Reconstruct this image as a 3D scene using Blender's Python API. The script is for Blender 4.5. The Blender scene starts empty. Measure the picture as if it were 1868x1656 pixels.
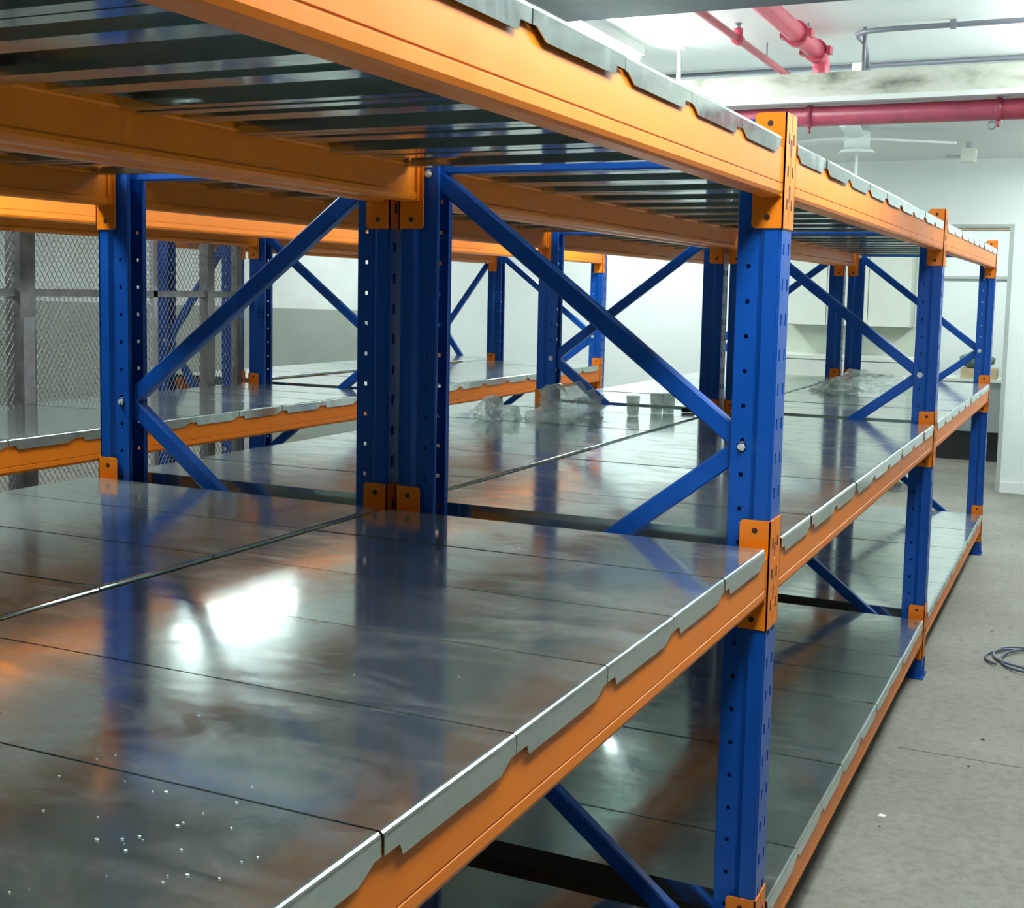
import bpy, bmesh, math, random
from mathutils import Vector, Matrix, noise

random.seed(7)
SC = bpy.context.scene
COL = SC.collection

# ------------------------------------------------------------------ camera
CAM_POS = (0.5991, -2.5735, 1.6195)
YAW, PITCH, ROLL, FPX = 0.4364, -0.0943, 0.0208, 2277.61
fwd = Vector((-math.sin(YAW) * math.cos(PITCH), math.cos(YAW) * math.cos(PITCH), math.sin(PITCH)))
rgt = Vector((math.cos(YAW), math.sin(YAW), 0))
upv = rgt.cross(fwd)
r2 = rgt * math.cos(ROLL) + upv * math.sin(ROLL)
u2 = upv * math.cos(ROLL) - rgt * math.sin(ROLL)
cd = bpy.data.cameras.new('camera')
cam = bpy.data.objects.new('camera', cd)
COL.objects.link(cam)
cam.matrix_world = Matrix(((r2.x, u2.x, -fwd.x, CAM_POS[0]), (r2.y, u2.y, -fwd.y, CAM_POS[1]),
                           (r2.z, u2.z, -fwd.z, CAM_POS[2]), (0, 0, 0, 1)))
cd.sensor_fit = 'HORIZONTAL'
cd.sensor_width = 36.0
cd.lens = FPX * 36.0 / 1868.0
cd.shift_y = -82.9 / 1868.0
cd.clip_start = 0.02
cd.clip_end = 100
SC.camera = cam

# ------------------------------------------------------------------ world, exposure
w = bpy.data.worlds.new('world')
SC.world = w
w.use_nodes = True
w.node_tree.nodes['Background'].inputs[0].default_value = (0.80, 0.90, 0.95, 1)
w.node_tree.nodes['Background'].inputs[1].default_value = 0.15
SC.view_settings.view_transform = 'Standard'
SC.view_settings.look = 'None'
SC.view_settings.gamma = 1.0
SC.view_settings.use_curve_mapping = False
SC.view_settings.exposure = 0.12
TUBE_STRENGTH = 190.0
PANEL_STRENGTH = 36.0
SC.cycles.max_bounces = 9
SC.cycles.diffuse_bounces = 4
SC.cycles.glossy_bounces = 5

# ------------------------------------------------------------------ materials
def new_mat(name):
    m = bpy.data.materials.new(name)
    m.use_nodes = True
    nt = m.node_tree
    return m, nt, nt.nodes['Principled BSDF']

def noise_node(nt, scale, detail=4, rough=0.55, vec=None, dist=0.0):
    n = nt.nodes.new('ShaderNodeTexNoise')
    n.inputs['Scale'].default_value = scale
    n.inputs['Detail'].default_value = detail
    n.inputs['Roughness'].default_value = rough
    n.inputs['Distortion'].default_value = dist
    if vec is not None:
        nt.links.new(vec, n.inputs['Vector'])
    return n

def ramp(nt, src, stops):
    r = nt.nodes.new('ShaderNodeValToRGB')
    els = r.color_ramp.elements
    while len(els) < len(stops):
        els.new(0.5)
    for e, (p, c) in zip(els, stops):
        e.position = p
        e.color = c if len(c) == 4 else (*c, 1)
    nt.links.new(src, r.inputs['Fac'])
    return r

def g(v):
    return (v, v, v, 1)

def simple(name, col, rough=0.5, metal=0.0, var=0.06, scale=6.0, bump=0.0, spec=0.5, coat=0.0):
    m, nt, b = new_mat(name)
    tc = nt.nodes.new('ShaderNodeTexCoord')
    geo = nt.nodes.new('ShaderNodeNewGeometry')
    n = noise_node(nt, scale, 5, 0.6, geo.outputs['Position'])
    lo = tuple(max(0, c * (1 - var)) for c in col)
    hi = tuple(min(1, c * (1 + var)) for c in col)
    r = ramp(nt, n.outputs['Fac'], [(0.3, lo), (0.7, hi)])
    nt.links.new(r.outputs['Color'], b.inputs['Base Color'])
    rr = ramp(nt, n.outputs['Fac'], [(0.3, g(max(0.02, rough - 0.06))), (0.7, g(rough + 0.06))])
    nt.links.new(rr.outputs['Color'], b.inputs['Roughness'])
    b.inputs['Metallic'].default_value = metal
    b.inputs['Specular IOR Level'].default_value = spec
    b.inputs['Coat Weight'].default_value = coat
    b.inputs['Coat Roughness'].default_value = 0.25
    if bump:
        bp = nt.nodes.new('ShaderNodeBump')
        bp.inputs['Strength'].default_value = bump
        bp.inputs['Distance'].default_value = 0.004
        nt.links.new(n.outputs['Fac'], bp.inputs['Height'])
        nt.links.new(bp.outputs['Normal'], b.inputs['Normal'])
    return m

def galvanised():
    m, nt, b = new_mat('galvanised_steel')
    geo = nt.nodes.new('ShaderNodeNewGeometry')
    pos = geo.outputs['Position']
    oi = nt.nodes.new('ShaderNodeObjectInfo')
    # crystalline spangle
    v = nt.nodes.new('ShaderNodeTexVoronoi')
    v.inputs['Scale'].default_value = 90
    nt.links.new(pos, v.inputs['Vector'])
    bw = nt.nodes.new('ShaderNodeRGBToBW')
    nt.links.new(v.outputs['Color'], bw.inputs[0])
    base = ramp(nt, bw.outputs[0], [(0.0, (0.55, 0.64, 0.625)), (1.0, (0.63, 0.72, 0.705))])
    # dusty smears, stretched across the deck
    mp = nt.nodes.new('ShaderNodeMapping')
    mp.inputs['Scale'].default_value = (1.0, 2.6, 1.0)
    mp.inputs['Rotation'].default_value = (0, 0, 0.5)
    nt.links.new(pos, mp.inputs['Vector'])
    sm = noise_node(nt, 3.2, 7, 0.68, mp.outputs['Vector'], 1.2)
    smr = ramp(nt, sm.outputs['Fac'], [(0.46, g(0.0)), (0.86, g(1.0))])
    fine = noise_node(nt, 40, 5, 0.7, pos)
    finer = ramp(nt, fine.outputs['Fac'], [(0.30, g(0.30)), (0.75, g(1.0))])
    mul = nt.nodes.new('ShaderNodeMath'); mul.operation = 'MULTIPLY'
    nt.links.new(smr.outputs['Color'], mul.inputs[0]); nt.links.new(finer.outputs['Color'], mul.inputs[1])
    mx = nt.nodes.new('ShaderNodeMix'); mx.data_type = 'RGBA'
    sc = nt.nodes.new('ShaderNodeMath'); sc.operation = 'MULTIPLY'; sc.inputs[1].default_value = 0.45
    nt.links.new(mul.outputs[0], sc.inputs[0])
    nt.links.new(sc.outputs[0], mx.inputs['Factor'])
    nt.links.new(base.outputs['Color'], mx.inputs['A'])
    mx.inputs['B'].default_value = (0.55, 0.56, 0.53, 1)
    nt.links.new(mx.outputs['Result'], b.inputs['Base Color'])
    # roughness: small per-panel change plus smears
    ro = nt.nodes.new('ShaderNodeMath'); ro.operation = 'MULTIPLY_ADD'
    nt.links.new(oi.outputs['Random'], ro.inputs[0]); ro.inputs[1].default_value = 0.03; ro.inputs[2].default_value = 0.085
    ro2 = nt.nodes.new('ShaderNodeMath'); ro2.operation = 'MULTIPLY_ADD'
    nt.links.new(mul.outputs[0], ro2.inputs[0]); ro2.inputs[1].default_value = 0.28
    nt.links.new(ro.outputs[0], ro2.inputs[2])
    nt.links.new(ro2.outputs[0], b.inputs['Roughness'])
    b.inputs['Metallic'].default_value = 1.0
    b2 = nt.nodes.new('ShaderNodeBsdfPrincipled')        # broad lobe of the zinc crystals
    nt.links.new(mx.outputs['Result'], b2.inputs['Base Color'])
    b2.inputs['Metallic'].default_value = 0.97
    b2.inputs['Roughness'].default_value = 0.46
    ms = nt.nodes.new('ShaderNodeMixShader')
    ms.inputs[0].default_value = 0.14
    nt.links.new(b.outputs[0], ms.inputs[1]); nt.links.new(b2.outputs[0], ms.inputs[2])
    df = nt.nodes.new('ShaderNodeBsdfDiffuse')              # dust film
    df.inputs[0].default_value = (0.50, 0.50, 0.46, 1)
    ms2 = nt.nodes.new('ShaderNodeMixShader')
    du = nt.nodes.new('ShaderNodeMath'); du.operation = 'MULTIPLY_ADD'
    nt.links.new(mul.outputs[0], du.inputs[0]); du.inputs[1].default_value = 0.22; du.inputs[2].default_value = 0.015
    nt.links.new(du.outputs[0], ms2.inputs[0])
    nt.links.new(ms.outputs[0], ms2.inputs[1]); nt.links.new(df.outputs[0], ms2.inputs[2])
    nt.links.new(ms2.outputs[0], nt.nodes['Material Output'].inputs['Surface'])
    # slight waviness of thin sheet
    wv = noise_node(nt, 5.0, 2, 0.5, pos)
    bp = nt.nodes.new('ShaderNodeBump')
    bp.inputs['Strength'].default_value = 0.06
    bp.inputs['Distance'].default_value = 0.01
    nt.links.new(wv.outputs['Fac'], bp.inputs['Height'])
    nt.links.new(bp.outputs['Normal'], b.inputs['Normal'])
    return m

def concrete_floor():
    m, nt, b = new_mat('concrete_floor')
    geo = nt.nodes.new('ShaderNodeNewGeometry')
    pos = geo.outputs['Position']
    n1 = noise_node(nt, 1.3, 6, 0.6, pos, 0.3)
    r1 = ramp(nt, n1.outputs['Fac'], [(0.3, (0.165, 0.158, 0.130)), (0.55, (0.225, 0.217, 0.182)), (0.75, (0.29, 0.28, 0.24))])
    n2 = noise_node(nt, 26, 8, 0.75, pos)
    r2_ = ramp(nt, n2.outputs['Fac'], [(0.30, g(0.60)), (0.5, g(1.0)), (0.72, g(1.25))])
    mx = nt.nodes.new('ShaderNodeMix'); mx.data_type = 'RGBA'; mx.blend_type = 'MULTIPLY'
    mx.inputs['Factor'].default_value = 0.8
    nt.links.new(r1.outputs['Color'], mx.inputs['A']); nt.links.new(r2_.outputs['Color'], mx.inputs['B'])
    # brown spots
    n3 = noise_node(nt, 7, 3, 0.5, pos)
    r3 = ramp(nt, n3.outputs['Fac'], [(0.66, g(0.0)), (0.74, g(0.55))])
    mx2 = nt.nodes.new('ShaderNodeMix'); mx2.data_type = 'RGBA'
    nt.links.new(r3.outputs['Color'], mx2.inputs['Factor'])
    nt.links.new(mx.outputs['Result'], mx2.inputs['A'])
    mx2.inputs['B'].default_value = (0.27, 0.235, 0.18, 1)
    nt.links.new(mx2.outputs['Result'], b.inputs['Base Color'])
    b.inputs['Roughness'].default_value = 0.62
    bp = nt.nodes.new('ShaderNodeBump')
    bp.inputs['Strength'].default_value = 0.25
    bp.inputs['Distance'].default_value = 0.003
    nt.links.new(n2.outputs['Fac'], bp.inputs['Height'])
    nt.links.new(bp.outputs['Normal'], b.inputs['Normal'])
    return m

def dirty_paint():
    m, nt, b = new_mat('dirty_white_paint')
    geo = nt.nodes.new('ShaderNodeNewGeometry')
    mp = nt.nodes.new('ShaderNodeMapping')
    mp.inputs['Scale'].default_value = (1.0, 1.0, 2.6)
    nt.links.new(geo.outputs['Position'], mp.inputs['Vector'])
    n = noise_node(nt, 3.2, 5, 0.58, mp.outputs['Vector'], 0.15)
    r = ramp(nt, n.outputs['Fac'], [(0.30, (0.13, 0.14, 0.11)), (0.42, (0.40, 0.41, 0.34)), (0.52, (0.60, 0.61, 0.53)), (0.68, (0.74, 0.74, 0.68))])
    nt.links.new(r.outputs['Color'], b.inputs['Base Color'])
    b.inputs['Roughness'].default_value = 0.7
    return m

def dado_wall():
    m, nt, b = new_mat('two_tone_wall_paint')
    geo = nt.nodes.new('ShaderNodeNewGeometry')
    sp = nt.nodes.new('ShaderNodeSeparateXYZ')
    nt.links.new(geo.outputs['Position'], sp.inputs[0])
    mr = nt.nodes.new('ShaderNodeMapRange')
    mr.inputs['From Min'].default_value = 1.372
    mr.inputs['From Max'].default_value = 1.380
    nt.links.new(sp.outputs['Z'], mr.inputs['Value'])
    r = ramp(nt, mr.outputs['Result'], [(0.0, (0.36, 0.40, 0.36)), (1.0, (0.80, 0.84, 0.82))])
    n = noise_node(nt, 2.5, 5, 0.6, geo.outputs['Position'])
    rn = ramp(nt, n.outputs['Fac'], [(0.3, g(0.88)), (0.7, g(1.04))])
    mx = nt.nodes.new('ShaderNodeMix'); mx.data_type = 'RGBA'; mx.blend_type = 'MULTIPLY'
    mx.inputs['Factor'].default_value = 1.0
    nt.links.new(r.outputs['Color'], mx.inputs['A']); nt.links.new(rn.outputs['Color'], mx.inputs['B'])
    nt.links.new(mx.outputs['Result'], b.inputs['Base Color'])
    b.inputs['Roughness'].default_value = 0.55
    return m

def film():
    m, nt, b = new_mat('clear_plastic_film')
    b.inputs['Base Color'].default_value = (0.85, 0.90, 0.88, 1)
    geo = nt.nodes.new('ShaderNodeNewGeometry')
    n = noise_node(nt, 28, 4, 0.6, geo.outputs['Position'])
    r = ramp(nt, n.outputs['Fac'], [(0.35, g(0.12)), (0.7, g(0.32))])
    nt.links.new(r.outputs['Color'], b.inputs['Roughness'])
    tr = nt.nodes.new('ShaderNodeBsdfTransparent')
    tr.inputs[0].default_value = (0.93, 0.96, 0.95, 1)
    ms = nt.nodes.new('ShaderNodeMixShader')
    ms.inputs[0].default_value = 0.37
    out = nt.nodes['Material Output']
    nt.links.new(tr.outputs[0], ms.inputs[1])
    nt.links.new(b.outputs[0], ms.inputs[2])
    nt.links.new(ms.outputs[0], out.inputs['Surface'])
    return m

def lamp_mat(name='lit_fluorescent_tube', strength=TUBE_STRENGTH):
    m, nt, b = new_mat(name)
    b.inputs['Base Color'].default_value = (0.9, 0.95, 0.93, 1)
    b.inputs['Emission Color'].default_value = (0.885, 1.0, 0.98, 1)
    b.inputs['Emission Strength'].default_value = strength
    return m

M = dict(
    galv=galvanised(),
    blue=simple('blue_powder_coat', (0.002, 0.066, 0.35), 0.36, var=0.10, scale=14, spec=0.35, coat=0.05),
    orange=simple('orange_powder_coat', (0.76, 0.185, 0.004), 0.40, var=0.05, scale=9, spec=0.32),
    dark_hole=simple('dark_slot', (0.03, 0.012, 0.006), 0.7),
    zinc=simple('zinc_bolt', (0.72, 0.74, 0.72), 0.35, 0.4),
    floor=concrete_floor(),
    white=simple('white_wall_paint', (0.80, 0.85, 0.835), 0.6, var=0.025, scale=1.5),
    block=simple('grey_block_wall_paint', (0.30, 0.31, 0.30), 0.7, var=0.06, scale=2.0),
    ceil=simple('white_ceiling_paint', (0.84, 0.87, 0.86), 0.7, var=0.02, scale=1.2),
    dado=dado_wall(),
    dirty=dirty_paint(),
    duct=simple('dark_grey_steel', (0.060, 0.066, 0.085), 0.55, var=0.25, scale=8),
    red=simple('red_pipe_paint', (0.56, 0.075, 0.12), 0.38, var=0.08, scale=12),
    darkred=simple('dark_red_pipe_paint', (0.36, 0.045, 0.085), 0.42, var=0.15, scale=10),
    conduit=simple('grey_conduit', (0.22, 0.23, 0.27), 0.45, 0.3),
    enamel=simple('white_enamel', (0.85, 0.88, 0.87), 0.4, var=0.02),
    fence=simple('grey_fence_steel', (0.28, 0.275, 0.275), 0.55, 0.4, var=0.3, scale=14),
    pale=simple('pale_painted_steel', (0.62, 0.61, 0.66), 0.5, var=0.15, scale=18),
    wire=simple('fence_wire', (0.30, 0.305, 0.315), 0.5, 0.5),
    cream=simple('cream_laminate', (0.74, 0.78, 0.70), 0.4, var=0.03),
    creamdark=simple('cream_board_back', (0.60, 0.645, 0.56), 0.5, var=0.04),
    tan=simple('tan_timber', (0.55, 0.40, 0.26), 0.55, var=0.15, scale=12),
    greytrim=simple('grey_frame_paint', (0.42, 0.46, 0.44), 0.5),
    greycab=simple('grey_cabinet_paint', (0.36, 0.39, 0.39), 0.5),
    black=simple('black_plastic', (0.02, 0.02, 0.022), 0.45),
    card=simple('brown_cardboard', (0.52, 0.40, 0.25), 0.8, var=0.1, scale=14),
    green=simple('dull_green_fabric', (0.14, 0.24, 0.19), 0.8, var=0.2, scale=20),
    cable=simple('blue_grey_cable', (0.11, 0.13, 0.20), 0.45),
    fleck=simple('white_debris', (0.82, 0.84, 0.82), 0.7),
    film=film(),
    tube=lamp_mat(),
    opal=lamp_mat('lit_opal_diffuser', PANEL_STRENGTH),
)

# ------------------------------------------------------------------ mesh helpers
def mesh_from(bm, name, mats, smooth=False, bevel=0.0):
    if bevel:
        bmesh.ops.bevel(bm, geom=list(bm.edges), offset=bevel, segments=2, affect='EDGES', clamp_overlap=True)
    bmesh.ops.recalc_face_normals(bm, faces=bm.faces)
    me = bpy.data.meshes.new(name)
    bm.to_mesh(me)
    bm.free()
    if not isinstance(mats, (list, tuple)):
        mats = [mats]
    for m in mats:
        me.materials.append(m)
    if smooth:
        for p in me.polygons:
            p.use_smooth = True
    return me

def box(bm, x0, x1, y0, y1, z0, z1, mi=0):
    vs = [bm.verts.new((x, y, z)) for x in (x0, x1) for y in (y0, y1) for z in (z0, z1)]
    fs = []
    for q in ((0, 1, 3, 2), (4, 6, 7, 5), (0, 4, 5, 1), (2, 3, 7, 6), (0, 2, 6, 4), (1, 5, 7, 3)):
        f = bm.faces.new([vs[i] for i in q])
        f.material_index = mi
        fs.append(f)
    return vs

def prism(bm, pts, axis, a, b, mi=0):
    """closed polygon pts extruded along an axis from a to b; pts are the two other coords in order"""
    def mk(p, t):
        if axis == 'y':
            return (p[0], t, p[1])
        if axis == 'x':
            return (t, p[0], p[1])
        return (p[0], p[1], t)
    A = [bm.verts.new(mk(p, a)) for p in pts]
    B = [bm.verts.new(mk(p, b)) for p in pts]
    n = len(pts)
    fs = [bm.faces.new(A), bm.faces.new(B[::-1])]
    for i in range(n):
        fs.append(bm.faces.new([A[i], B[i], B[(i + 1) % n], A[(i + 1) % n]]))
    for f in fs:
        f.material_index = mi

def cyl(bm, p0, p1, r, seg=12, r1=None, mi=0, caps=True):
    p0, p1 = Vector(p0), Vector(p1)
    d = (p1 - p0).normalized()
    a = Vector((0, 0, 1)) if abs(d.z) < 0.9 else Vector((1, 0, 0))
    u = d.cross(a).normalized()
    v = d.cross(u)
    r1 = r if r1 is None else r1
    A, B = [], []
    for i in range(seg):
        t = 2 * math.pi * i / seg
        o = u * math.cos(t) + v * math.sin(t)
        A.append(bm.verts.new(p0 + o * r))
        B.append(bm.verts.new(p1 + o * r1))
    fs = []
    for i in range(seg):
        f = bm.faces.new([A[i], A[(i + 1) % seg], B[(i + 1) % seg], B[i]])
        f.smooth = True
        fs.append(f)
    if caps:
        fs += [bm.faces.new(A[::-1]), bm.faces.new(B)]
    for f in fs:
        f.material_index = mi

def tube(bm, pts, r, seg=8, mi=0):
    pts = [Vector(p) for p in pts]
    rings = []
    prev = None
    for i, p in enumerate(pts):
        d = (pts[min(i + 1, len(pts) - 1)] - pts[max(i - 1, 0)]).normalized()
        a = prev if prev is not None else (Vector((0, 0, 1)) if abs(d.z) < 0.9 else Vector((1, 0, 0)))
        u = (a - d * a.dot(d)).normalized()
        prev = u
        v = d.cross(u)
        rings.append([bm.verts.new(p + (u * math.cos(2 * math.pi * k / seg) + v * math.sin(2 * math.pi * k / seg)) * r) for k in range(seg)])
    for A, B in zip(rings, rings[1:]):
        for k in range(seg):
            f = bm.faces.new([A[k], A[(k + 1) % seg], B[(k + 1) % seg], B[k]])
            f.smooth = True
            f.material_index = mi
    bm.faces.new(rings[0][::-1]).material_index = mi
    bm.faces.new(rings[-1]).material_index = mi

def place(name, me, parent=None, loc=(0, 0, 0), rot=None, label=None, cat=None, group=None, kind=None):
    o = bpy.data.objects.new(name, me)
    COL.objects.link(o)
    o.parent = parent
    o.location = loc
    if rot:
        o.rotation_euler = rot
    if label:
        o['label'] = label
    if cat:
        o['category'] = cat
    if group:
        o['group'] = group
    if kind:
        o['kind'] = kind
    return o

def quick(name, mat, build, parent=None, loc=(0, 0, 0), rot=None, label=None, cat=None, group=None, kind=None, smooth=False, bevel=0.0):
    bm = bmesh.new()
    build(bm)
    return place(name, mesh_from(bm, name, mat, smooth, bevel), parent, loc, rot, label, cat, group, kind)

# ------------------------------------------------------------------ the room
YW = 8.70            # end wall
ZC = 2.80            # ceiling
XL, XR, YN = -12.5, 4.6, -7.5
DX0, DX1, DZ = -0.78, -0.105, 2.225     # doorway in the end wall
quick('floor', M['floor'], lambda b: box(b, XL - .2, XR + .2, YN - .2, 11.7, -0.12, 0.0), kind='structure', label='worn grey concrete floor with stains')
quick('ceiling', M['ceil'], lambda b: box(b, XL - .2, XR + .2, YN - .2, 11.7, ZC, ZC + 0.15), kind='structure', label='white painted ceiling slab')
quick('wall_left', M['dado'], lambda b: box(b, XL - .15, XL, YN, YW, 0, ZC), kind='structure', label='two-tone painted wall at far left')
quick('wall_right', M['block'], lambda b: box(b, XR, XR + .15, YN, 11.6, 0, ZC), kind='structure', label='grey wall beyond the right aisle')
quick('wall_front', M['block'], lambda b: box(b, XL, XR, YN - .15, YN, 0, ZC), kind='structure', label='grey wall behind the viewpoint')
quick('wall_back_left', M['dado'], lambda b: box(b, XL, -5.75, YW, YW + .15, 0, ZC), kind='structure', label='end wall with grey-green lower paint and white upper paint')
def wb(b):
    box(b, -5.75, DX0, YW, YW + .15, 0, ZC)
    box(b, DX0, DX1, YW, YW + .15, DZ, ZC)
    box(b, DX1, XR, YW, YW + .15, 0, ZC)
quick('wall_back', M['white'], wb, kind='structure', label='white end wall with open doorway')
dr = place('door_1', None, kind='structure', label='open doorway with grey frame and tan lintel in the white end wall', loc=(-0.44, YW, 0))
def jamb(b, x0, x1, z0, z1, y0=-0.012, y1=0.16):
    box(b, x0 + .44, x1 + .44, y0, y1, z0, z1)
quick('jamb', M['greytrim'], lambda b: jamb(b, DX1 - .004, DX1 + .03, 0, DZ + .03), dr)
quick('jamb', M['greytrim'], lambda b: jamb(b, DX0 - .03, DX0 + .004, 0, DZ + .03), dr)
quick('head_frame', M['greytrim'], lambda b: jamb(b, DX0 + .004, DX1 - .004, DZ, DZ + .03), dr)
quick('lintel_board', M['tan'], lambda b: jamb(b, DX0 + .006, DX1 - .006, DZ - .018, DZ - .001, 0.0, .15), dr)
quick('wall_beyond', M['white'], lambda b: (box(b, -3.2, XR, 11.5, 11.65, 0, ZC), box(b, -3.35, -3.2, YW + .15, 11.65, 0, ZC)), kind='structure', label='white wall of the room beyond the doorway')
quick('trim_1', M['greytrim'], lambda b: box(b, -1.6, 0.6, 11.46, 11.5, 1.84, 1.87), kind='structure', label='grey picture rail in the room beyond the doorway')
quick('baseboard_back', M['enamel'], lambda b: box(b, DX1 + .03, XR, YW - .012, YW, 0, 0.09), kind='structure')

# ------------------------------------------------------------------ racking
L, D, PW, PD = 2.9064, 0.90, 0.090, 0.092     # bay, depth, post width and depth
ZT = (0.3183, 1.1484, 1.9923)                # tops of the beam connectors
HC = 0.2344
DECK = tuple(z - 0.051 for z in ZT)
POST_TOP = 1.982

def strip(bm, a, b, zs, holes, fn):
    """perforated sheet: width a..b, hole columns (h0,h1), rows of holes between consecutive pairs in zs"""
    us = [a] + [h for pr in holes for h in pr] + [b]
    n = len(zs)
    grid = [[bm.verts.new(fn(u, z)) for u in us] for z in zs]
    for i in range(n - 1):
        for j in range(len(us) - 1):
            if i % 2 == 1 and j % 2 == 1:
                continue
            bm.faces.new([grid[i][j], grid[i][j + 1], grid[i + 1][j + 1], grid[i + 1][j]])

def post_mesh(mirror):
    s = -1 if mirror else 1
    bm = bmesh.new()
    zs = [0.006]
    z = 0.0715
    while z < POST_TOP - 0.02:
        zs += [z - 0.0045, z + 0.0045]
        z += 0.0731
    zs.append(POST_TOP)
    zw = [0.006]
    z = 0.0715 + 0.036
    while z < POST_TOP - 0.03:
        zw += [z - 0.012, z + 0.012]
        z += 0.0731
    zw.append(POST_TOP)
    plain = [0.006, POST_TOP]
    t = 0.0012
    # web facing the aisle
    strip(bm, 0.004, PW - 0.004, zw, [(0.018, 0.030), (0.060, 0.072)], lambda u, z: (s * -t, u, z))
    for y0, dy in ((t, 1), (PW - t, -1)):
        strip(bm, -0.004, -0.034, plain, [], lambda u, z: (s * u, y0, z))
        strip(bm, 0, 1, plain, [], lambda u, z: (s * (-0.034 - 0.013 * u), y0 + dy * 0.011 * u, z))
        strip(bm, -0.047, -PD, zs, [(-0.0635, -0.072)], lambda u, z: (s * u, y0 + dy * 0.011, z))
        strip(bm, 0, 1, plain, [], lambda u, z: (s * (-t - 0.0028 * u), (0.004 if dy > 0 else PW - 0.004) + dy * (t - 0.004) * u, z))
        # lip at the inner edge
        strip(bm, 0, 1, plain, [], lambda u, z: (s * -PD, y0 + dy * (0.011 + 0.010 * u), z))
    bmesh.ops.remove_doubles(bm, verts=bm.verts, dist=0.00005)
    bmesh.ops.recalc_face_normals(bm, faces=bm.faces)
    bmesh.ops.solidify(bm, geom=list(bm.faces), thickness=0.0022)
    return mesh_from(bm, 'upright_post', M['blue'])

def foot_mesh(mirror):
    s = -1 if mirror else 1
    bm = bmesh.new()
    xa, xb = sorted((s * 0.012, s * -0.110))
    box(bm, xa, xb, -0.018, PW + 0.018, 0.0, 0.006)
    # upstand and gusset on both sides
    for y in (-0.004, PW + 0.001):
        pts = [(s * 0.004, 0.006), (s * -0.085, 0.006), (s * -0.06, 0.075), (s * 0.004, 0.075)]
        prism(bm, pts, 'y', y, y + 0.003)
    prism(bm, [(s * 0.001, 0.006), (s * 0.011, 0.006), (s * 0.001, 0.05)], 'y', 0.040, 0.050)
    return mesh_from(bm, 'foot_plate', M['blue'])

def connector_mesh(mirror, far):
    """L-shaped end plate; far: sits on the high-y face of the post"""
    s = -1 if mirror else 1
    bm = bmesh.new()
    t = 0.0035
    def by(y0, y1):       # reflect about the post's middle for the far side
        return (PW - y1, PW - y0) if far else (y0, y1)
    # flange with the beam welded to it, chamfered corners at the free edge
    y0, y1 = by(-t, -0.0002)
    pts = [(s * t, -HC), (s * -0.056, -HC), (s * -0.062, -HC + .006), (s * -0.062, -.006), (s * -0.056, 0), (s * t, 0)]
    prism(bm, pts, 'y', y0, y1)
    # front plate on the web of the post, with a notched edge
    y0, y1 = by(-t, 0.0425)
    yA, yB = (y0, y1) if not far else (y1, y0)
    zs_ = [-HC, -HC + .05, -HC + .055, -HC + .085, -HC + .09, -HC + .145, -HC + .15, -HC + .18, -HC + .185, 0]
    ys_ = [yB, yB, yB + (.006 if far else -.006), yB + (.006 if far else -.006), yB, yB, yB + (.006 if far else -.006), yB + (.006 if far else -.006), yB, yB]
    prism(bm, [(yA, -HC)] + list(zip(ys_, zs_)) + [(yA, 0)], 'x', s * 0.0003, s * t)
    # punched holes and hook slots
    yf0, yf1 = by(-t - 0.0006, -t)
    for zc in (-0.022, -HC + 0.022):
        ring = [(s * -0.030 + 0.0065 * math.cos(a), zc + 0.0065 * math.sin(a)) for a in [i * math.pi / 4 for i in range(8)]]
        prism(bm, ring, 'y', yf0, yf1, 1)
    for zc in (-0.05, -HC / 2, -HC + 0.05):
        a, b = by(0.020, 0.029)
        xa, xb = sorted((s * t, s * (t + 0.0006)))
        box(bm, xa, xb, a, b, zc - 0.011, zc + 0.011, 1)
    return mesh_from(bm, 'beam_connector', [M['orange'], M['dark_hole']])

BEAM_LEN = L - PW - 2 * 0.0037
BT, BB, BD = -0.0215, -0.120, 0.050        # beam top and bottom below deck level, beam depth
def beam_mesh(mirror, length=BEAM_LEN):
    s = -1 if mirror else 1
    bm = bmesh.new()
    # outline in x-z: outer face at 0, shallow crease near the lower edge outside, near the top edge inside
    pts = [(-0.004, BT), (0, BT - .004), (0, BB + .0285), (-.0013, BB + .0275), (-.0013, BB + .0255), (0.0, BB + .0245),
           (0, BB + .010), (-.003, BB + .003), (-.010, BB), (-BD + .010, BB), (-BD + .003, BB + .003), (-BD, BB + .010),
           (-BD, BB + .018), (-BD + .004, BB + .022), (-BD + .004, BT - .020), (-BD, BT - .016), (-BD, BT - .004), (-BD + .004, BT)]
    prism(bm, [(s * x, z) for x, z in pts], 'y', 0, length)
    # weld collars flaring to the end plates
    for y0, y1 in ((0.0, 0.012), (length - 0.012, length)):
        xa, xb = sorted((s * -0.001, s * (-BD - 0.002)))
        box(bm, xa, xb, y0, y1, BB + .001, BT - .001)
    return mesh_from(bm, 'beam', M['orange'])

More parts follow.
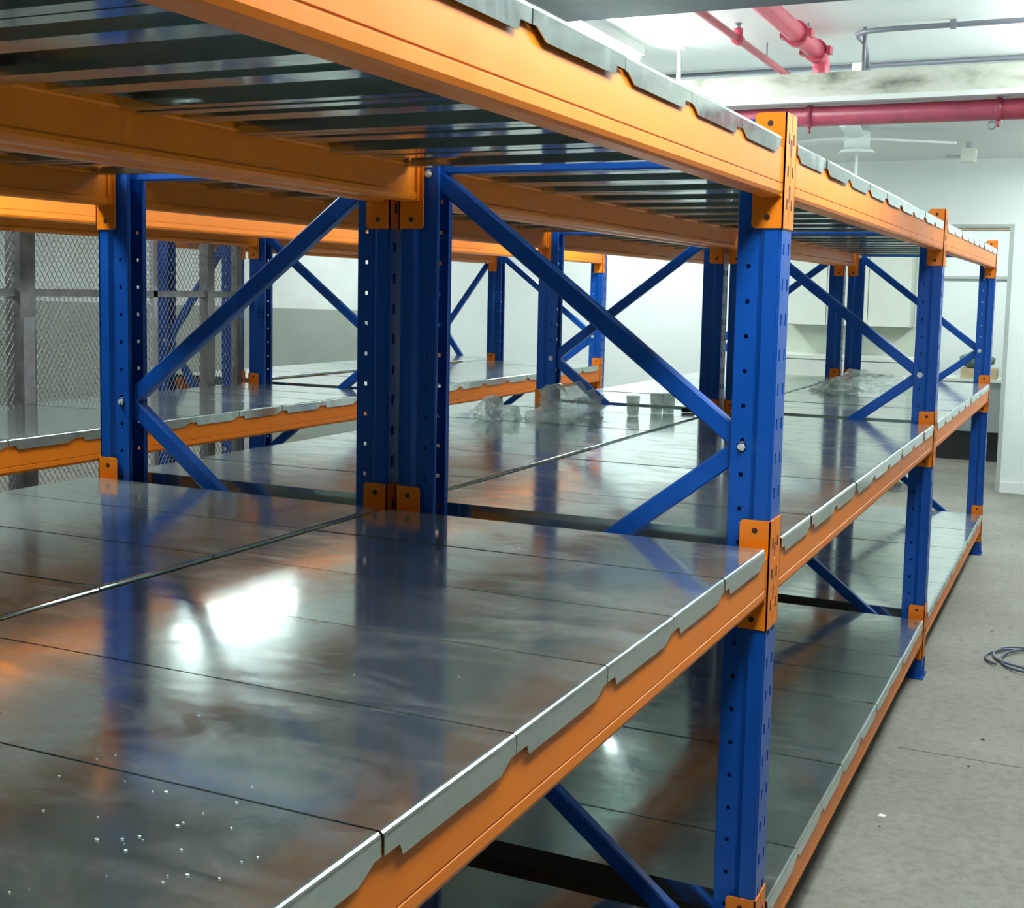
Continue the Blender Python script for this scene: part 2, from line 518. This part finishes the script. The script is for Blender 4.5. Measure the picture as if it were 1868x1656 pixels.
PANEL_W, PANEL_PITCH, NPAN = 0.3014, 0.306, 9
def panel_mesh(depth, flip=False):
    bm = bmesh.new()
    W = PANEL_W
    xf, xr = 0.0045, -depth - 0.0045
    # top sheet with rolled front and rear edges
    t = 0.0016
    R = 0.0065
    arc = [i * math.pi / 8 for i in range(5)]
    fo = [(xf - R + R * math.sin(q), -R + R * math.cos(q)) for q in arc]
    fi = [(xf - R + (R - t) * math.sin(q), -R + (R - t) * math.cos(q)) for q in arc]
    ro_ = [(xr + R - R * math.sin(q), -R + R * math.cos(q)) for q in arc]
    ri = [(xr + R - (R - t) * math.sin(q), -R + (R - t) * math.cos(q)) for q in arc]
    prof = fo + fi[::-1] + ri + ro_[::-1]
    prism(bm, prof, 'y', 0, W)
    # hanging lips with the cut-back corners
    full, cut = -0.0375, -0.0245
    lip = [(0, -.0064), (W, -.0064), (W, cut), (W - .012, cut), (W - .040, full), (.036, full), (.030, cut), (0, cut)]
    if flip:
        lip = [(W - a, b) for a, b in lip]
    prism(bm, lip, 'x', xf - t, xf)
    prism(bm, lip, 'x', xr, xr + t)
    # side folds, return flanges and middle stiffener, between the beams
    xa, xb = -depth + BD + .004, -BD - .004
    h = -0.044
    for y, dy in ((0.0, 1), (W, -1)):
        a, b = sorted((y, y + dy * t)); box(bm, xa, xb, a, b, h, -.0018)
        a, b = sorted((y, y + dy * .030)); box(bm, xa, xb, a, b, h - t, h)
        a, b = sorted((y + dy * .0285, y + dy * .030)); box(bm, xa, xb, a, b, h, h + .012)
    for y in (W / 2 - .03, W / 2 + .03):
        box(bm, xa, xb, y - t / 2, y + t / 2, h + .008, -.0018)
    box(bm, xa, xb, W / 2 - .03, W / 2 + .03, h + .008 - t, h + .008)
    return mesh_from(bm, 'deck_panel', M['galv'])

def brace_mesh(p0, p1, wid=0.042):
    """C-channel strut between two points in the x-z plane (y is its thickness)"""
    bm = bmesh.new()
    p0, p1 = Vector((p0[0], 0, p0[1])), Vector((p1[0], 0, p1[1]))
    d = (p1 - p0).normalized()
    n = Vector((-d.z, 0, d.x))
    th = 0.026
    hw = wid / 2
    e = 0.014
    prof = [(-hw + .004, 0), (hw - .004, 0), (hw, .004), (hw, th), (hw - .009, th), (hw - .009, th - .002), (hw - .002, th - .002), (hw - .002, .0045),
            (hw - .005, .002), (-hw + .005, .002), (-hw + .002, .0045), (-hw + .002, th - .002), (-hw + .009, th - .002), (-hw + .009, th), (-hw, th), (-hw, .004)]
    A = [bm.verts.new(p0 - d * e + n * u + Vector((0, v, 0))) for u, v in prof]
    B = [bm.verts.new(p1 + d * e + n * u + Vector((0, v, 0))) for u, v in prof]
    k = len(prof)
    for i in range(k):
        bm.faces.new([A[i], B[i], B[(i + 1) % k], A[(i + 1) % k]])
    bm.faces.new(A); bm.faces.new(B[::-1])
    return mesh_from(bm, 'brace', M['blue'])

def bolt_mesh():
    bm = bmesh.new()
    cyl(bm, (0, -0.008, 0), (0, 0, 0), 0.0085, 6)
    cyl(bm, (0, -0.012, 0), (0, -0.008, 0), 0.0045, 8)
    cyl(bm, (0, -0.0015, 0), (0, 0, 0), 0.012, 12)
    return mesh_from(bm, 'bolt', M['zinc'])

POST = {m: post_mesh(m) for m in (False, True)}
FOOT = {m: foot_mesh(m) for m in (False, True)}
CONN = {(m, f): connector_mesh(m, f) for m in (False, True) for f in (False, True)}
BEAM = {m: beam_mesh(m) for m in (False, True)}
PANEL = panel_mesh(D)
PANEL_TOP = panel_mesh(D, True)
BOLT = bolt_mesh()

def rack(label, xf, frames, depth=D, first_node_rear=True, levels=(0, 1, 2), pan=None, length=None, bays=None, group='blue and orange shelving racks'):
    """xf: aisle face; the rack reaches back to xf-depth; frames: y of each upright frame"""
    pan = pan or PANEL
    root = place('storage_rack', None, loc=(xf, frames[0], 0), label=label, cat='rack', group=group)
    y0 = frames[0]
    zn = [1.885, 1.300, 0.712, 0.118]          # bracing nodes, top to bottom
    xi = [-0.068, -depth + 0.068]              # node x, front and rear
    side = [1, 0, 1, 0] if first_node_rear else [0, 1, 0, 1]
    bm_ = [brace_mesh((xi[side[i]], zn[i]), (xi[side[i + 1]], zn[i + 1])) for i in range(3)]
    bm_ += [brace_mesh((xi[0], 1.905), (xi[1], 1.905), 0.036), brace_mesh((xi[0], 0.068), (xi[1], 0.068), 0.036)]
    for y in frames:
        for mir, px in ((False, 0.0), (True, -depth)):
            p = place('upright_post', POST[mir], root, (px, y - y0, 0))
            place('foot_plate', FOOT[mir], p)
            for i in range(4):
                if side[i] == (1 if mir else 0):
                    place('bolt', BOLT, p, ((0.068 if mir else -0.068), 0.0115, zn[i]), label='zinc bolt head')
        for i, b in enumerate(bm_):
            place('brace', b, root, (0, y - y0 + 0.031 + (0.001 if i % 2 else 0), 0))
    bays = bays or [(a, b) for a, b in zip(frames, frames[1:])]
    for a, b in bays:
        ln = b - a - PW - 2 * 0.0037
        for lv in levels:
            for mir, px in ((False, 0.0), (True, -depth)):
                me = BEAM[mir] if abs(ln - BEAM_LEN) < 1e-4 else beam_mesh(mir, ln)
                o = place('beam', me, root, (px, a - y0 + PW + 0.0037, DECK[lv]))
                dz = ZT[lv] - DECK[lv]
                place('beam_connector', CONN[(mir, True)], o, (0, -PW - 0.0037, dz))
                place('beam_connector', CONN[(mir, False)], o, (0, ln + 0.0037, dz))
            n = NPAN if abs(ln - BEAM_LEN) < 1e-4 else int((ln - 0.02) / PANEL_PITCH)
            ys = b - 0.043 - n * PANEL_PITCH
            for k in range(n):
                yy = ys + k * PANEL_PITCH + 0.0022 + random.uniform(-.0016, .0016)
                place('deck_panel', PANEL_TOP if (lv == 2 and pan is PANEL) else pan, root, (random.uniform(-.0015, .0015), yy - y0, DECK[lv] + random.uniform(-.0004, .0004)),
                      (random.uniform(-.002, .002), random.uniform(-.0012, .0012), 0))
    return root

G = 0.0312
XA, XB, XC = 0.0, -D - G, -2.6226
rack('blue and orange rack nearest the right aisle, its long decks facing the open floor', XA, [-L, 0, L, 2 * L])
rack('blue and orange rack standing back to back behind the nearest rack', XB, [-L, 0, L, 2 * L], first_node_rear=False)
rack('blue and orange rack across the narrow aisle, in front of the mesh fence', XC, [0, L, 2 * L])
D2 = 0.56
rack('shallow dark blue rack seen through the wire mesh fence', -3.655, [2.95, 6.24], depth=D2, pan=panel_mesh(D2), first_node_rear=False)

# ------------------------------------------------------------------ wire mesh fence behind the third rack
FX = -3.59
fe = place('mesh_fence', None, loc=(FX, 0.5, 0), label='grey wire mesh fence panels with steel posts at far left', cat='fence')
def fpost(b, w):
    box(b, -w / 2, w / 2, -w / 2, w / 2, 0, 2.3)
    box(b, -w, w, -w, w, 0, 0.008)
quick('fence_post', M['fence'], lambda b: fpost(b, 0.085), fe, (0, 1.40 - .5, 0))
quick('fence_post', M['fence'], lambda b: fpost(b, 0.055), fe, (0, 2.64 - .5, 0))
quick('fence_post', M['pale'], lambda b: fpost(b, 0.028), fe, (0, 2.235 - .5, 0), label='thin pale fence upright')
quick('fence_post', M['fence'], lambda b: fpost(b, 0.055), fe, (0, 0.30 - .5, 0))
quick('fence_post', M['fence'], lambda b: fpost(b, 0.04), fe, (0, 2.885 - .5, 0))
quick('patch', M['pale'], lambda b: box(b, 0.0428, 0.0445, -.03, .034, 0.9, 1.46), fe, (0, 1.40 - .5, 0), label='pale patch on fence post')  # paler area over part of the post's height
for z in (0.12, 1.567, 2.26):
    quick('rail', M['fence'], lambda b: box(b, -.014, .014, -.2, 2.385, z - .016, z + .016), fe)
def wires(b, y0, y1, z0, z1):
    py, pz, t = 0.028, 0.044, 0.0014
    sl = pz / py
    for sg in (1, -1):
        k = math.floor((z0 - sg * sl * (y1 if sg > 0 else y0)) / pz) - 1
        c = k * pz
        top = z1 - min(sg * sl * y0, sg * sl * y1)
        while c < top:
            # z = c + sg*sl*y clipped to the panel
            ya, yb_ = sorted(((z0 - c) / (sg * sl), (z1 - c) / (sg * sl)))
            ya, yb_ = max(ya, y0), min(yb_, y1)
            if yb_ - ya > 0.004:
                za, zb = c + sg * sl * ya, c + sg * sl * yb_
                x = 0.001 * sg
                v = [b.verts.new(q) for q in ((x, ya - t / 1.2, za), (x, ya + t / 1.2, za), (x, yb_ + t / 1.2, zb), (x, yb_ - t / 1.2, zb))]
                v2 = [b.verts.new((q.co.x + .0022, q.co.y, q.co.z)) for q in v]
                b.faces.new(v); b.faces.new(v2[::-1])
                for i in range(4):
                    b.faces.new([v[i], v[(i + 1) % 4], v2[(i + 1) % 4], v2[i]])
            c += pz
for a, b_ in ((0.33, 1.36), (1.44, 2.22), (2.25, 2.61), (2.67, 2.865)):
    quick('mesh_panel', M['wire'], lambda b: wires(b, a - .5, b_ - .5, 0.14, 2.25), fe)

# ------------------------------------------------------------------ overhead: beam, duct, pipes, conduits
bmo = place('overhead_beam', None, loc=(-0.4, 3.05, 2.47), label='grimy off-white beam hung across the ceiling above the racks', cat='beam')
def obeam(b):
    box(b, -2.6, 4.98, 0, 0.20, 0.022, 0.127)
quick('web', M['dirty'], obeam, bmo)
quick('lower_flange', M['enamel'], lambda b: box(b, -2.6, 4.98, -.012, 0.212, 0.0, 0.022), bmo, label='cleaner white lower edge')
for x in (-2.0, 0.0, 1.9, 4.2):
    quick('hanger', M['conduit'], lambda b: cyl(b, (x, .1, .127), (x, .1, ZC - 2.47), .008), bmo)
quick('cable_tray', M['duct'], lambda b: (box(b, -2.6, 4.78, -.20, .20, 0, .015), box(b, -2.6, 4.78, -.2, -.19, .015, .07), box(b, -2.6, 4.78, .19, .20, .015, .07),
      [box(b, x - .01, x + .01, -.2, .2, .07, ZC - 2.602) for x in (-2.2, .1, 1.2, 3.4)]), None, (-0.2, 1.54, 2.60),
      label='dark grey tray hanging across the ceiling nearest the viewer', cat='tray')

main = quick('main_pipe', M['darkred'], lambda b: cyl(b, (-2.4, 0, 0), (4.58, 0, 0), .044, 20), None, (0.0, 3.13, 2.4195),
             label='dark red main pipe running level below the grimy beam', cat='pipe')
for x in (-0.62, 0.17, 2.6):
    def clampm(b):
        cyl(b, (x - .012, 0, 0), (x + .012, 0, 0), .049, 20)
        cyl(b, (x, .0, .044), (x, .0, .0495), .006)
        cyl(b, (x, -.01, -.046), (x, -.01, -.075), .006)
    quick('pipe_clamp', M['darkred'], clampm, main)
quick('eye_ring', M['conduit'], lambda b: tube(b, [(0.145 + .016 * math.cos(t), -.01, -.066 + .016 * math.sin(t)) for t in [i * math.pi / 6 for i in range(13)]], .004, 6), main)
thick = quick('branch_pipe', M['red'], lambda b: (cyl(b, (0, -10.0, 0), (0, .62, 0), .040, 18), tube(b, [(0, .60, 0), (0, .64, -.004), (0, .67, -.02), (0, .685, -.05), (0, .69, -.09), (0, .69, -.20)], .038, 14)), None, (-0.612, 2.60, 2.712),
              label='thick red pipe running along the ceiling and turning down behind the grimy beam', cat='pipe')
for y in (.17,):
    quick('coupling', M['red'], lambda b: (cyl(b, (0, y - .035, 0), (0, y + .035, 0), .052, 18), box(b, .045, .066, y - .03, y + .03, -.016, .016), box(b, -.066, -.045, y - .03, y + .03, -.016, .016)), thick)
quick('elbow_coupling', M['red'], lambda b: (cyl(b, (0, .53, 0), (0, .59, 0), .051, 18), box(b, .045, .068, .53, .59, -.016, .016), box(b, -.068, -.045, .53, .59, -.016, .016)), thick)
thin = quick('sprinkler_pipe', M['red'], lambda b: cyl(b, (0, -10.0, 0), (0, 1.3, 0), .0165, 14), None, (-0.882, 2.60, 2.72),
             label='thin red sprinkler pipe running along the ceiling', cat='pipe')
quick('tee', M['red'], lambda b: (cyl(b, (0, .20, 0), (0, .27, 0), .024, 14), cyl(b, (0, .235, 0), (0, .235, .045), .021, 12)), thin)
quick('sprinkler_head', M['conduit'], lambda b: (cyl(b, (0, .235, .045), (0, .235, .062), .011, 10), cyl(b, (0, .235, .066), (0, .235, .069), .016, 12)), thin)
quick('pipe_hanger', M['conduit'], lambda b: cyl(b, (0, .75, .015), (0, .75, .08), .004, 6), thin)
for p_, r_, zz in ((thick, .004, ZC - 2.712),):
    for y in (-8.0, -5.5, -3.0, -.3, .38):
        quick('pipe_hanger', M['conduit'], lambda b: cyl(b, (0, y, .038), (0, y, zz), r_, 6), p_)
cA = [(-0.335, 0.35, -.10), (-0.333, 0.345, -.05), (-.335, .27, -.004), (-.34, .13, 0), (-.335, .07, 0), (-.31, .03, 0), (-.26, .01, 0), (-.18, 0, 0), (4.6, 0, 0)]
con = quick('conduit', M['conduit'], lambda b: tube(b, cA, .0115, 10), None, (-0.10, 3.10, ZC - .025), label='bent grey conduit on the ceiling ending in a drop nozzle', cat='conduit')
quick('nozzle', M['conduit'], lambda b: cyl(b, (-.335, .35, -.155), (-.335, .35, -.10), .007, 10, .020), con)
quick('clip', M['conduit'], lambda b: box(b, .06, .085, -.016, .016, -.016, .02), con)
con2 = quick('conduit', M['conduit'], lambda b: tube(b, [(-2.2, 0, 0), (4.55, 0, 0)], .0125, 10), None, (0.0, 3.99, ZC - .018), label='straight grey conduit crossing the ceiling above the grimy beam', cat='conduit')
quick('junction_box', M['enamel'], lambda b: box(b, -.60, -.54, -.03, .03, -.035, .015), con2, bevel=.004)
quick('drop_rod', M['enamel'], lambda b: (cyl(b, (0, 0, 0), (0, 0, ZC - 1.99), .011, 10), cyl(b, (0, 0, ZC - 2.0), (0, 0, ZC - 1.99), .03, 14)), None, (-1.30, 3.32, 1.99), label='slim white rod dropping from the ceiling behind the top deck', cat='rod')

# ------------------------------------------------------------------ fluorescent lamps, some of them added out of view
def lamp(loc, label, length=1.22, rotz=0.0, tubes=(), hw=.15, tmat='tube'):
    drop = ZC - loc[2]
    r = place('fluorescent_lamp', None, loc=loc, rot=(0, 0, rotz), label=label, cat='lamp', group='ceiling fluorescent lamps')
    h = length / 2
    quick('housing', M['enamel'], lambda b: prism(b, [(-hw, -.045), (-hw, -.001), (hw, -.001), (hw, -.045)], 'y', -h - .02, h + .02), r)
    if drop > .01:
        for y in (-h * .7, h * .7):
            quick('suspension_rod', M['conduit'], lambda b: cyl(b, (0, y, -.001), (0, y, drop), .005, 8), r)
    if not tubes:
        quick('diffuser', M['opal'], lambda b: prism(b, [(-.14, -.0455), (-.13, -.085), (.13, -.085), (.14, -.0455)], 'y', -h, h), r)
    for x in tubes:
        quick('tube', M[tmat], lambda b: cyl(b, (x, -h, -.064), (x, h, -.064), .013, 12), r)
        quick('tube_holder', M['enamel'], lambda b: (box(b, x - .016, x + .016, -h - .018, -h + .006, -.082, -.044), box(b, x - .016, x + .016, h - .006, h + .018, -.082, -.044)), r)
    return r
lamp((-1.475, 2.60, ZC), 'white fluorescent lamp on the ceiling above the back-to-back racks, the one in view', tubes=(0,), hw=.03)
lamp((-2.2, -0.2, 2.56), 'fluorescent lamp on the ceiling above the near end of the narrow aisle')
lamp((0.40, -1.05, 2.56), 'hanging fluorescent lamp above the edge of the right aisle, nearest the viewpoint')
lamp((0.42, 0.62, 2.56), 'hanging fluorescent lamp above the edge of the right aisle, just past the first upright')
lamp((0.72, 3.33, ZC - .06), 'added unseen twin-tube lamp above the right aisle, brightening the ceiling beside the grimy beam', tubes=(-.035, .035), hw=.05)  # added out of view to brighten the ceiling at the right
lamp((0.75, 5.6, ZC), 'fluorescent lamp above the right aisle beside the last upright')
lamp((0.70, 7.4, ZC), 'fluorescent lamp above the right aisle, nearest the end wall')
lamp((-5.2, 0.6, ZC), 'fluorescent lamp behind the mesh fence, near one')
lamp((-4.45, 4.0, ZC), 'fluorescent lamp behind the mesh fence, far one', tubes=(-.035, .035), hw=.05, tmat='opal')
lamp((-8.6, 4.0, ZC), 'fluorescent lamp at the far left of the hall, near the left wall')
lamp((-10.4, 5.6, ZC), 'added unseen lamp at the far left of the hall, brightening the end wall')  # extra unseen lamp, lifts the wall behind the fence
lamp((-6.6, 7.2, ZC), 'added unseen lamp brightening the end wall left of its middle')  # fill lamp added for the left part of the end wall
lamp((-3.1, 7.6, ZC), 'fluorescent lamp near the middle of the end wall')
lamp((-2.2, 4.9, 2.56), 'fluorescent lamp on the ceiling above the far end of the narrow aisle')
lamp((-0.4, 10.1, ZC), 'fluorescent lamp in the room beyond the doorway', rotz=math.pi / 2)

# ------------------------------------------------------------------ ceiling fan and ceiling box
fan = place('ceiling_fan', None, loc=(-0.995, 6.45, 2.62), label='white ceiling fan with slim blades beyond the red main pipe', cat='fan')
quick('motor', M['enamel'], lambda b: (cyl(b, (0, 0, .03), (0, 0, .15), .088, 24), cyl(b, (0, 0, 0), (0, 0, .03), .13, 24, .10)), fan)
quick('canopy', M['enamel'], lambda b: (cyl(b, (0, 0, .15), (0, 0, ZC - 2.62), .03, 16)), fan)
for a in (0.62, 0.62 + 2.094, 0.62 + 4.189):
    def blade(b):
        pts = [(.07, -.02), (.16, -.05), (.72, -.06), (.75, 0), (.72, .06), (.16, .05), (.07, .02)]
        prism(b, pts, 'z', -.008, .008)
    quick('blade', M['enamel'], blade, fan, (0, 0, .105), (0.12, 0, a))
quick('pull_rod', M['enamel'], lambda b: cyl(b, (0, 0, -.30), (0, 0, 0), .010, 10), fan)
cb = quick('ceiling_box', M['cream'], lambda b: (box(b, -.055, .055, -.05, .05, 0, .10)), None, (-0.36, 7.55, 2.655), label='small cream box under the ceiling near the end wall', cat='box', bevel=.006)
quick('bracket', M['greytrim'], lambda b: (box(b, -.16, -.055, -.012, .012, .04, .055), box(b, -.02, .02, -.02, .02, .10, ZC - 2.655)), cb)

# ------------------------------------------------------------------ kitchenette on the end wall
wc = place('wall_cabinet', None, loc=(-1.36, YW, 1.375), label='cream wall cabinet hung on the end wall behind the racks', cat='cabinet')
quick('body', M['creamdark'], lambda b: box(b, -.525, .525, -.30, -.001, 0, .72), wc)
for i in range(3):
    x = -.525 + .35 * i
    dd = quick('door', M['cream'], lambda b: box(b, x + .003, x + .347, -.32, -.3005, .003, .717), wc, bevel=.002)
quick('side_strip', M['tan'], lambda b: box(b, -.535, -.5255, -.32, -.001, 0, .72), wc)
bc = place('base_cabinet', None, loc=(-1.36, YW, 0), label='cream base cabinet with worktop against the end wall, below the wall cabinet', cat='cabinet')
quick('body', M['cream'], lambda b: box(b, -.60, .56, -.48, -.001, 0.08, 1.09), bc)
quick('plinth', M['greycab'], lambda b: box(b, -.58, .54, -.43, -.001, 0, .08), bc)
quick('worktop', M['cream'], lambda b: box(b, -.62, .575, -.50, -.001, 1.09, 1.12), bc)
quick('shaded_backsplash', M['creamdark'], lambda b: box(b, -.60, .53, -.012, -.001, 1.12, 1.375), bc)  # darker cream paints in the shade under the wall cabinet
for i in range(2):
    x = -.6 + .58 * i
    d_ = quick('drawer', M['cream'], lambda b: box(b, x + .004, x + .576, -.50, -.4805, .80, 1.08), bc, bevel=.002)
    if i == 1:
        quick('handle', M['black'], lambda b: box(b, x + .21, x + .465, -.525, -.5005, .962, .982), d_)
    quick('door', M['cream'], lambda b: box(b, x + .004, x + .576, -.50, -.4805, .09, .79), bc, bevel=.002)

# room beyond the doorway
cu = place('low_counter', None, loc=(-0.60, 11.0, 0), label='grey counter with a dark base seen through the doorway', cat='counter')
quick('body', M['greycab'], lambda b: box(b, -.42, .42, -.25, .30, .30, .80), cu)
quick('base', M['black'], lambda b: box(b, -.40, .40, -.20, .28, 0, .30), cu)
quick('top', M['cream'], lambda b: box(b, -.44, .44, -.27, .31, .80, .83), cu)
def carton(b):
    box(b, -.17, .17, -.13, .13, 0, .10)
cbx = quick('cardboard_box', M['card'], carton, None, (-0.46, 10.9, .83), label='low brown cardboard box on the grey counter beyond the doorway', cat='box', bevel=.004)
quick('tape', M['tan'], lambda b: box(b, -.171, .171, -.02, .02, .0995, .1012), cbx)
def sack(b):
    bmesh.ops.create_icosphere(b, subdivisions=3, radius=1)
    for v in b.verts:
        n = noise.noise(v.co * 2.3)
        v.co = Vector((v.co.x * .17 * (1 + .2 * n), v.co.y * .12, max(-.8, v.co.z) * .085 * (1 + .35 * n) + .068))
    zm = min(v.co.z for v in b.verts)
    for v in b.verts:
        v.co.z -= zm
quick('green_bag', M['green'], sack, None, (-0.49, 10.9, .9325), label='dull green bag lying on the cardboard box beyond the doorway', cat='bag', smooth=True)

# ------------------------------------------------------------------ loose things
def crumple(seed, sx, sy, sz, sub=4):
    def f(b):
        bmesh.ops.create_icosphere(b, subdivisions=sub, radius=1)
        off = Vector((seed * 3.1, seed * 1.7, seed))
        for v in b.verts:
            c = v.co.copy()
            n = noise.noise(c * 1.6 + off) * .45 + abs(noise.noise(c * 4.0 + off)) * .40 - abs(noise.noise(c * 9 + off)) * .16
            r = 0.85 + n
            z = max(-0.02, c.z * r) if c.z < 0.15 else c.z * r
            v.co = Vector((c.x * r * sx, c.y * r * sy, (z + .02) * sz))
        zmin = min(v.co.z for v in b.verts)
        for v in b.verts:
            v.co.z -= zmin
    return f
ZD = DECK[1] + .0012
quick('plastic_wrap', M['film'], crumple(1, .16, .15, .135), None, (-1.335, 2.12, ZD), label='taller heap of crumpled clear plastic wrap on the second rack deck', cat='wrap')
quick('plastic_wrap', M['film'], crumple(2, .10, .11, .075), None, (-1.60, 2.00, ZD), label='smaller crumpled clear plastic wrap beside the taller heap', cat='wrap')
quick('plastic_wrap', M['film'], crumple(5, .24, .62, .095), None, (-0.60, 4.75, ZD), label='flat spread of crumpled clear plastic film on the far deck of the nearest rack', cat='wrap')
def cup(b):
    n = 16
    prof = [(.024, 0), (.027, .04), (.030, .085), (.028, .085), (.0255, .04), (.0225, .003)]
    rings = [[b.verts.new((r * math.cos(2 * math.pi * k / n), r * math.sin(2 * math.pi * k / n), z)) for k in range(n)] for r, z in prof]
    for A, B in zip(rings, rings[1:]):
        for k in range(n):
            b.faces.new([A[k], A[(k + 1) % n], B[(k + 1) % n], B[k]]).smooth = True
    b.faces.new(rings[0][::-1]); b.faces.new(rings[-1])
for (x, y), lb in zip(((-1.175, 2.45), (-1.13, 2.63), (-1.085, 2.66)), ('clear plastic cup on the second rack deck, nearest the plastic wrap', 'clear plastic cup on the second rack deck, middle of three', 'clear plastic cup on the second rack deck, furthest from the plastic wrap')):
    quick('plastic_cup', M['film'], cup, None, (x, y, ZD), label=lb, cat='cup', group='clear cups on the second rack deck')
quick('black_scrap', M['black'], lambda b: box(b, -.03, .03, -.012, .012, 0, .02), None, (-1.02, 2.74, ZD), (0, 0, .3), label='small black scrap beside the clear cups', cat='scrap', bevel=.004)

# cable coil on the floor
def coil(b):
    pts = []
    for i in range(140):
        t = i / 139 * 2 * math.pi * 2.6
        r = 0.185 + .020 * math.sin(1.7 * t) + .008 * i / 139
        pts.append((r * 1.05 * math.cos(t) + .018 * math.sin(.37 * t), r * math.sin(t) + .02 * math.cos(.6 * t), .006 + .004 * (1 + math.sin(3.1 * t))))
    tube(b, pts, .0055, 8)
quick('cable_coil', M['cable'], coil, None, (0.455, 3.40, 0.0), label='blue-grey cable coiled loosely on the concrete floor of the right aisle', cat='cable')

# white flecks of debris on the near deck, and on the floor
def flecks(b):
    rnd = random.Random(3)
    spots = []
    for i in range(34):
        spots.append((rnd.gauss(-.17, .09), rnd.gauss(-1.67, .07)))
    for i in range(16):
        spots.append((rnd.uniform(-.8, -.08), rnd.uniform(-1.6, -.3)))
    for x, y in spots:
        if not (-.88 < x < -.02):
            continue
        s = rnd.uniform(.0006, .0018)
        a = rnd.uniform(0, 3.1)
        l = s * rnd.uniform(1, 2.2)
        pts = [(x + l * math.cos(a + k) * rnd.uniform(.7, 1.1), y + s * math.sin(a + k) * rnd.uniform(.7, 1.1)) for k in (0, 1.5, 3.1, 4.6)]
        z = DECK[1] + .0009
        prism(b, pts, 'z', z, z + s * .4)
quick('debris_flecks', M['fleck'], flecks, label='scattered white flecks of debris on the nearest deck', cat='debris', kind='stuff')
def floorbits(b):
    rnd = random.Random(11)
    for i in range(40):
        x, y = rnd.uniform(.06, 1.2), rnd.uniform(.3, 7.5)
        s = rnd.uniform(.002, .008)
        if abs(x - .455) < .3 and abs(y - 3.4) < .3:
            continue
        pts = [(x + s * math.cos(k + .3) * rnd.uniform(.6, 1.2), y + s * 1.3 * math.sin(k + .3) * rnd.uniform(.6, 1.2)) for k in (0, 1.2, 2.5, 3.8, 5.1)]
        prism(b, pts, 'z', 0.0, s * .5)
quick('floor_grit', M['duct'], floorbits, label='dark grit scattered on the concrete floor', cat='grit', kind='stuff')
quick('paper_scrap', M['fleck'], lambda b: prism(b, [(-.012, -.008), (.010, -.010), (.014, .006), (-.006, .011)], 'z', 0, .004), None, (0.075, 1.36, 0), label='tiny white paper scrap on the concrete floor', cat='scrap')
# expansion joint across the aisle floor
def crack(b):
    rnd = random.Random(5)
    p = [(0.03 + i * .09, 2.008 + .006 * rnd.uniform(-1, 1)) for i in range(26)]
    for (x0, y0), (x1, y1) in zip(p, p[1:]):
        prism(b, [(x0, y0 - .003), (x1, y1 - .003), (x1, y1 + .003), (x0, y0 + .003)], 'z', 0.0002, .0008)
quick('trim_2', M['duct'], crack, kind='structure', label='thin joint line across the concrete floor')
